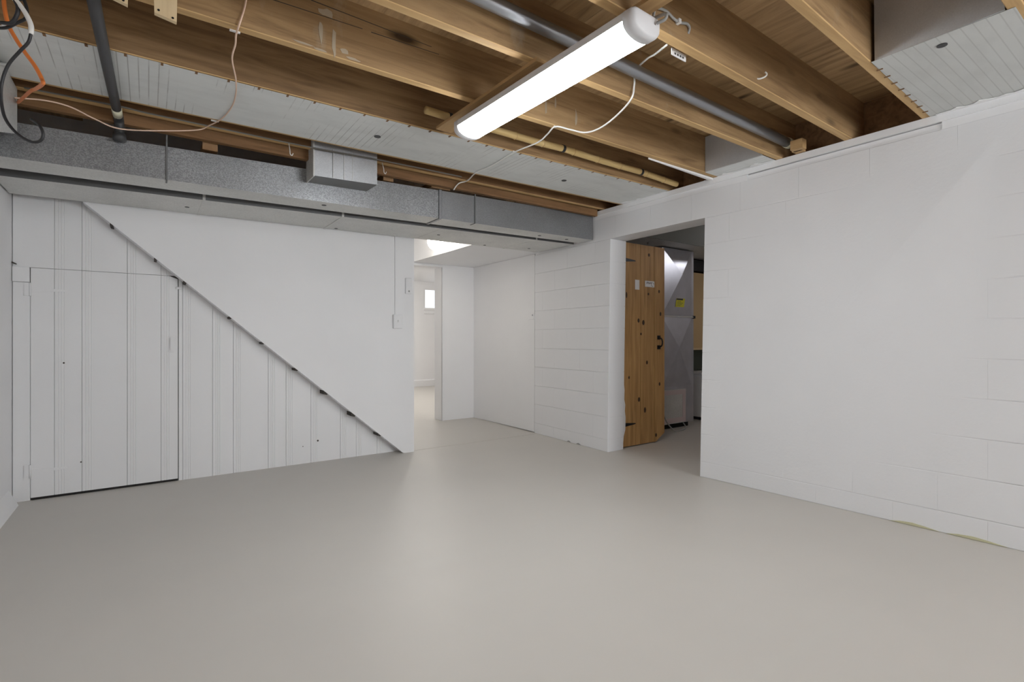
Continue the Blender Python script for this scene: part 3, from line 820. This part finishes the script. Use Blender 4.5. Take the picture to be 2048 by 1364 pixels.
MB().box(1.952, 1.964, 4.376, 4.382, 1.482, 1.498).build('button', M_GREYCORD, t)

# ------------------------------------------------------------------ globe lamp in the passage
t = thing('globe_lamp', 'lit white globe lamp on the passage ceiling, half hidden by the ducts', 'lamp', (2.50, 4.90, 2.30))
MB().sphere((2.500, 4.90, 2.088), .092, 28, 16).build('globe', M_GLOBE, t, True)
MB().tube([(2.500, 4.90, 2.165), (2.500, 4.90, 2.255)], .022, 14).build('stem', M_STEEL, t, True)
MB().tube([(2.500, 4.90, 2.25), (2.500, 4.90, 2.2995)], [.03, .06], 18).build('canopy', M_WHITE, t, True)
for y in (7.2, 9.2):  # added lamps, out of view, to brighten the far room
    t = thing('fill_lamp', 'added fill lamp on the far room ceiling, hidden, %s' % ('first' if y < 8 else 'second'), 'lamp', (3.6, y, 2.325))
    MB().tube([(3.6, y, 2.325), (3.6, y, 2.30)], .16, 24).build('lamp_base', M_WHITE, t)
    MB().sphere((3.6, y, 2.298), .15, 24, 12, .45).build('lamp_shade', M_FARL, t, True)

# ------------------------------------------------------------------ knotty-pine plank door standing open
KNOTS = [(3.763, 1.475, 0.0105, 0.0294), (3.936, 1.232, 0.0147, 0.021), (4.01, 1.214, 0.0168, 0.0252), (3.973, 1.1, 0.0105, 0.0126), (4.086, 1.501, 0.0105, 0.0126), (4.249, 1.535, 0.0126, 0.0168), (3.943, 0.453, 0.0168, 0.0231), (4.033, 0.342, 0.0147, 0.0273), (4.257, 0.59, 0.0126, 0.0189), (4.063, 0.815, 0.0126, 0.0189), (4.202, 0.074, 0.0147, 0.0189), (3.798, 0.676, 0.0105, 0.0147), (4.272, 1.306, 0.0126, 0.021), (4.093, 1.893, 0.0126, 0.0168), (4.078, 2.012, 0.0126, 0.0147)]
d2o = struct_root('door_2', (3.71, 3.37, 0))
yd = 3.37
def plankdoor(x0, x1, dy):
    z0 = .010
    if x1 > 4.30:      # clipped lower corner
        pts = [(x0, yd + dy, z0), (4.206, yd + dy, z0), (x1 - .001, yd + dy, .085), (x1 - .001, yd + dy, 1.985), (x0, yd + dy, 1.985)]
    else:
        pts = [(x0, yd + dy, z0), (x1 - .0025, yd + dy, z0), (x1 - .0025, yd + dy, 1.985), (x0, yd + dy, 1.985)]
    MB().prism(pts, (0, .026, 0)).build('plank', M_DOORW, d2o)
for a, b, dy in ((3.700, 3.964, .0), (3.966, 4.176, .0015), (4.178, 4.336, .0)):
    plankdoor(a, b, dy)
MB().box(3.75, 4.31, yd + .028, yd + .048, 1.70, 1.80).box(3.75, 4.31, yd + .028, yd + .048, .28, .38).build('batten', M_DOORW, d2o)
for z in (1.815, .222):
    h = MB().box(3.694, 3.716, yd - .006, yd, z - .058, z + .058).build('hinge', M_IRON, d2o)
    MB().prism([(3.716, yd - .005, z - .020), (3.885, yd - .005, z - .005), (3.892, yd - .005, z), (3.885, yd - .005, z + .005), (3.716, yd - .005, z + .020)], (0, .004, 0)).build('hinge_strap', M_IRON, h)
    MB().tube([(3.718, yd - .008, z - .058), (3.718, yd - .008, z + .058)], .008, 10).build('hinge_pin', M_STEEL, h, True)
MB().box(4.222, 4.268, yd - .004, yd, 1.045, 1.085).box(4.222, 4.268, yd - .004, yd, .945, .985).build('pull_plate', M_IRON, d2o)
MB().tube(smooth_path([(4.245, yd - .004, 1.065), (4.250, yd - .032, 1.050), (4.252, yd - .040, 1.015), (4.250, yd - .032, .980), (4.245, yd - .004, .965)]), .007, 8).build('pull_handle', M_IRON, d2o, True)
o = tag(MB().box(3.885, 3.948, yd - .0015, yd, 1.536, 1.632).build('paper_note', M_WHITE), 'small blank pale note stuck on the pine door', 'note')
o = MB().box(4.033, 4.172, yd - .003, yd + .0005, 1.572, 1.632).build('door_sign', M_WHITE)
tag(o, 'small white card with dark scrawled marks on the pine door', 'sign')
for a, b, c, d in ((4.055, 4.062, 1.600, 1.620), (4.055, 4.080, 1.617, 1.621), (4.074, 4.081, 1.604, 1.620), (4.088, 4.093, 1.598, 1.621), (4.096, 4.110, 1.608, 1.613), (4.106, 4.112, 1.604, 1.622), (4.12, 4.126, 1.606, 1.622)):
    MB().box(a, b, yd - .0038, yd - .003, c, d).build('ink_mark', M_INK, o)
MB().tube([(4.142 + .018 * math.cos(k * .55), yd - .0035, 1.600 + .020 * math.sin(k * .55)) for k in range(11)], .0016, 6).build('ink_loop', M_INK, o)
for x, z, rx, rz in KNOTS:
    MB().prism([(x + rx * math.cos(a), yd - .0010, z + rz * math.sin(a)) for a in [math.pi * k / 6 for k in range(12)]], (0, .004, 0)).build('knot', M_KNOT, d2o)
# ragged plaster behind the hinge side
mb = MB()
L = [(3.672, .02), (3.690, .03), (3.700, .12), (3.722, .18), (3.726, .30), (3.716, .36), (3.722, .42), (3.708, .47), (3.712, .56), (3.698, .66), (3.688, .72), (3.672, .72)]
mb.prism([(x, yd - .022, z) for x, z in L], (0, .008, 0)).build('plaster_edge', M_WALL, d2o, label='ragged white plaster patch beside the hinge')

# ------------------------------------------------------------------ furnace room
t = thing('furnace', 'grey sheet metal furnace cabinet with creased panels behind the pine door', 'furnace', (5.05, 4.0, 0))
x0, x1, yf, yb = 4.785, 5.335, 3.75, 4.22
MB().box(x0, x1 + .05, yf + .008, yb, .06, 1.312).build('cabinet', M_GALVF, t)
MB().box(x0, x1 + .05, yf + .008, yb, 1.316, 2.105).build('plenum', M_GALVF, t)
MB().box(x0 + .03, x1, yf + .05, yb - .05, 0, .06).build('base', M_DARK, t)
def creased(x0, x1, z0, z1, cx, cz, d, name):
    mb = MB()
    c = mb.verts([(cx, yf - d, cz)])[0]
    k = mb.verts([(x0, yf, z0), (x1, yf, z0), (x1, yf, z1), (x0, yf, z1)])
    b = mb.verts([(x0, yf + .0075, z0), (x1, yf + .0075, z0), (x1, yf + .0075, z1), (x0, yf + .0075, z1)])
    for i in range(4):
        mb.bm.faces.new((k[i], k[(i + 1) % 4], c))
        mb.bm.faces.new((k[i], b[i], b[(i + 1) % 4], k[(i + 1) % 4]))
    mb.bm.faces.new(b[::-1])
    return mb.build(name, M_GALVF, t)
creased(x0, x1, 1.33, 2.10, 5.055, 1.80, .075, 'plenum_panel')
creased(x0, x1, .50, 1.305, 5.02, .95, .06, 'cabinet_panel')
MB().box(x0 - .004, x1 + .056, yf - .006, yf + .01, 1.306, 1.322).build('seam_bar', M_GALV2, t)
MB().box(x1 + .03, x1 + .06, yf - .012, yf + .008, 1.296, 1.33).build('seam_clip', M_BLACK, t)
f = MB().box(x0, 5.215, yf - .006, yf + .006, .065, .46).build('filter_door', M_GALV2, t)
mb = MB().box(x0, 5.21, yf - .009, yf - .0062, .40, .452).box(x0, 5.21, yf - .009, yf - .0062, .075, .13).box(5.15, 5.205, yf - .0092, yf - .0062, .13, .40)
mb.build('tape_border', M_TAPE, f)
MB().box(5.10, 5.19, yf - .004, yf + .006, .765, .785).build('badge', M_GREYCORD, t)
def sticker(x0, x1, z0, z1, lift):
    d = lambda z: yf - .075 * (z - 1.33) / .47 - lift
    return MB().hexa([(x0, d(z0), z0), (x1, d(z0), z0), (x1, d(z0) + .002, z0), (x0, d(z0) + .002, z0), (x0, d(z1), z1), (x1, d(z1), z1), (x1, d(z1) + .002, z1), (x0, d(z1) + .002, z1)])
s = sticker(5.000, 5.160, 1.425, 1.525, .004).build('warning_sticker', M_YELLOW, t, label='yellow warning sticker')
sticker(5.004, 5.12, 1.505, 1.523, .0055).build('sticker_heading', M_INK, s)
for k in range(4):
    sticker(5.02, 5.09 + .02 * (k % 3), 1.438 + .016 * k, 1.442 + .016 * k, .0055).build('sticker_line', M_INK, s)
tag(MB().tube(smooth_path([(4.76, 3.72, .22), (4.775, 3.68, .11), (4.84, 3.62, .012), (4.95, 3.62, .008), (5.08, 3.66, .008), (5.17, 3.72, .02), (5.20, 3.77, .05)]), .0075, 8).build('floor_cord', M_GREYCORD, None, True), 'grey cord curling on the floor in front of the furnace', 'cord')
t = thing('return_duct', 'dull grey duct box across the top of the furnace room', 'air duct', (5.2, 3.9, 2.12))
facing_shade(MB().box(3.9, 6.4, 3.52, 4.26, 2.118, 2.42), 'duct_section', M_RET, M_GALV2, t)  # underside painted lighter, as if lit from below
MB().box(3.9, 6.4, 3.514, 3.522, 2.116, 2.124).build('seam_cleat', M_RET, t)
MB().tube([(5.45, 3.62, 2.119), (5.45, 3.62, 2.114)], .014, 12).build('screw_hole', M_BLACK, t)
t = thing('wall_cabinet', 'tan wooden cabinet on the back wall beside the furnace', 'cabinet', (6.1, 4.2, .93))
MB().box(5.80, 6.44, 4.10, 4.298, .935, 1.93).build('cabinet_box', M_TAN, t)
MB().box(5.79, 6.445, 4.085, 4.298, .905, .934).build('cabinet_shelf', M_PINE, t)
tag(MB().box(5.79, 6.44, 4.09, 4.297, 1.955, 2.105).bevel(.01).build('black_box', M_BLACK), 'black box on top of the tan cabinet beside the furnace', 'box')
tag(MB().box(5.86, 6.44, 4.22, 4.297, .62, .90).bevel(.006).build('green_panel', M_GREEN), 'dark green panel on the wall under the tan cabinet', 'panel')
t = thing('washing_machine', 'white boxy appliance on the floor beside the furnace', 'appliance', (6.15, 4.0, 0))
MB().box(5.80, 6.40, 3.72, 4.20, .04, .585).bevel(.012, 2).build('body', M_WHITE, t)
MB().box(5.79, 6.41, 3.71, 4.21, .588, .618).bevel(.01, 2).build('top', M_WHITE, t)
MB().box(5.84, 6.36, 3.76, 4.16, 0, .04).build('plinth', M_BLACK, t)
for bx, by, bz_, bmat, lab in ((5.98, 3.20, 2.39, M_BULB, 'bare bulb in front of the furnace, hidden by the right wall'), (5.60, 1.90, 2.25, M_FILLBULB, 'added fill bulb at the middle of the furnace room, hidden by the right wall')):  # second bulb is added to brighten the furnace panels
    t = thing('bare_bulb', lab, 'lamp', (bx, by, bz_))
    MB().sphere((bx, by, bz_), .05, 16, 10, 1.25).build('bulb', bmat, t, True)
    MB().tube([(bx, by, bz_ + .055), (bx, by, 2.54)], [.022, .045], 14).build('socket', M_WHITE, t, True)
MB().box(3.69, 6.6, .45, 4.45, 2.541, 2.60).build('ceiling_furnace', M_PLY, kind='structure')
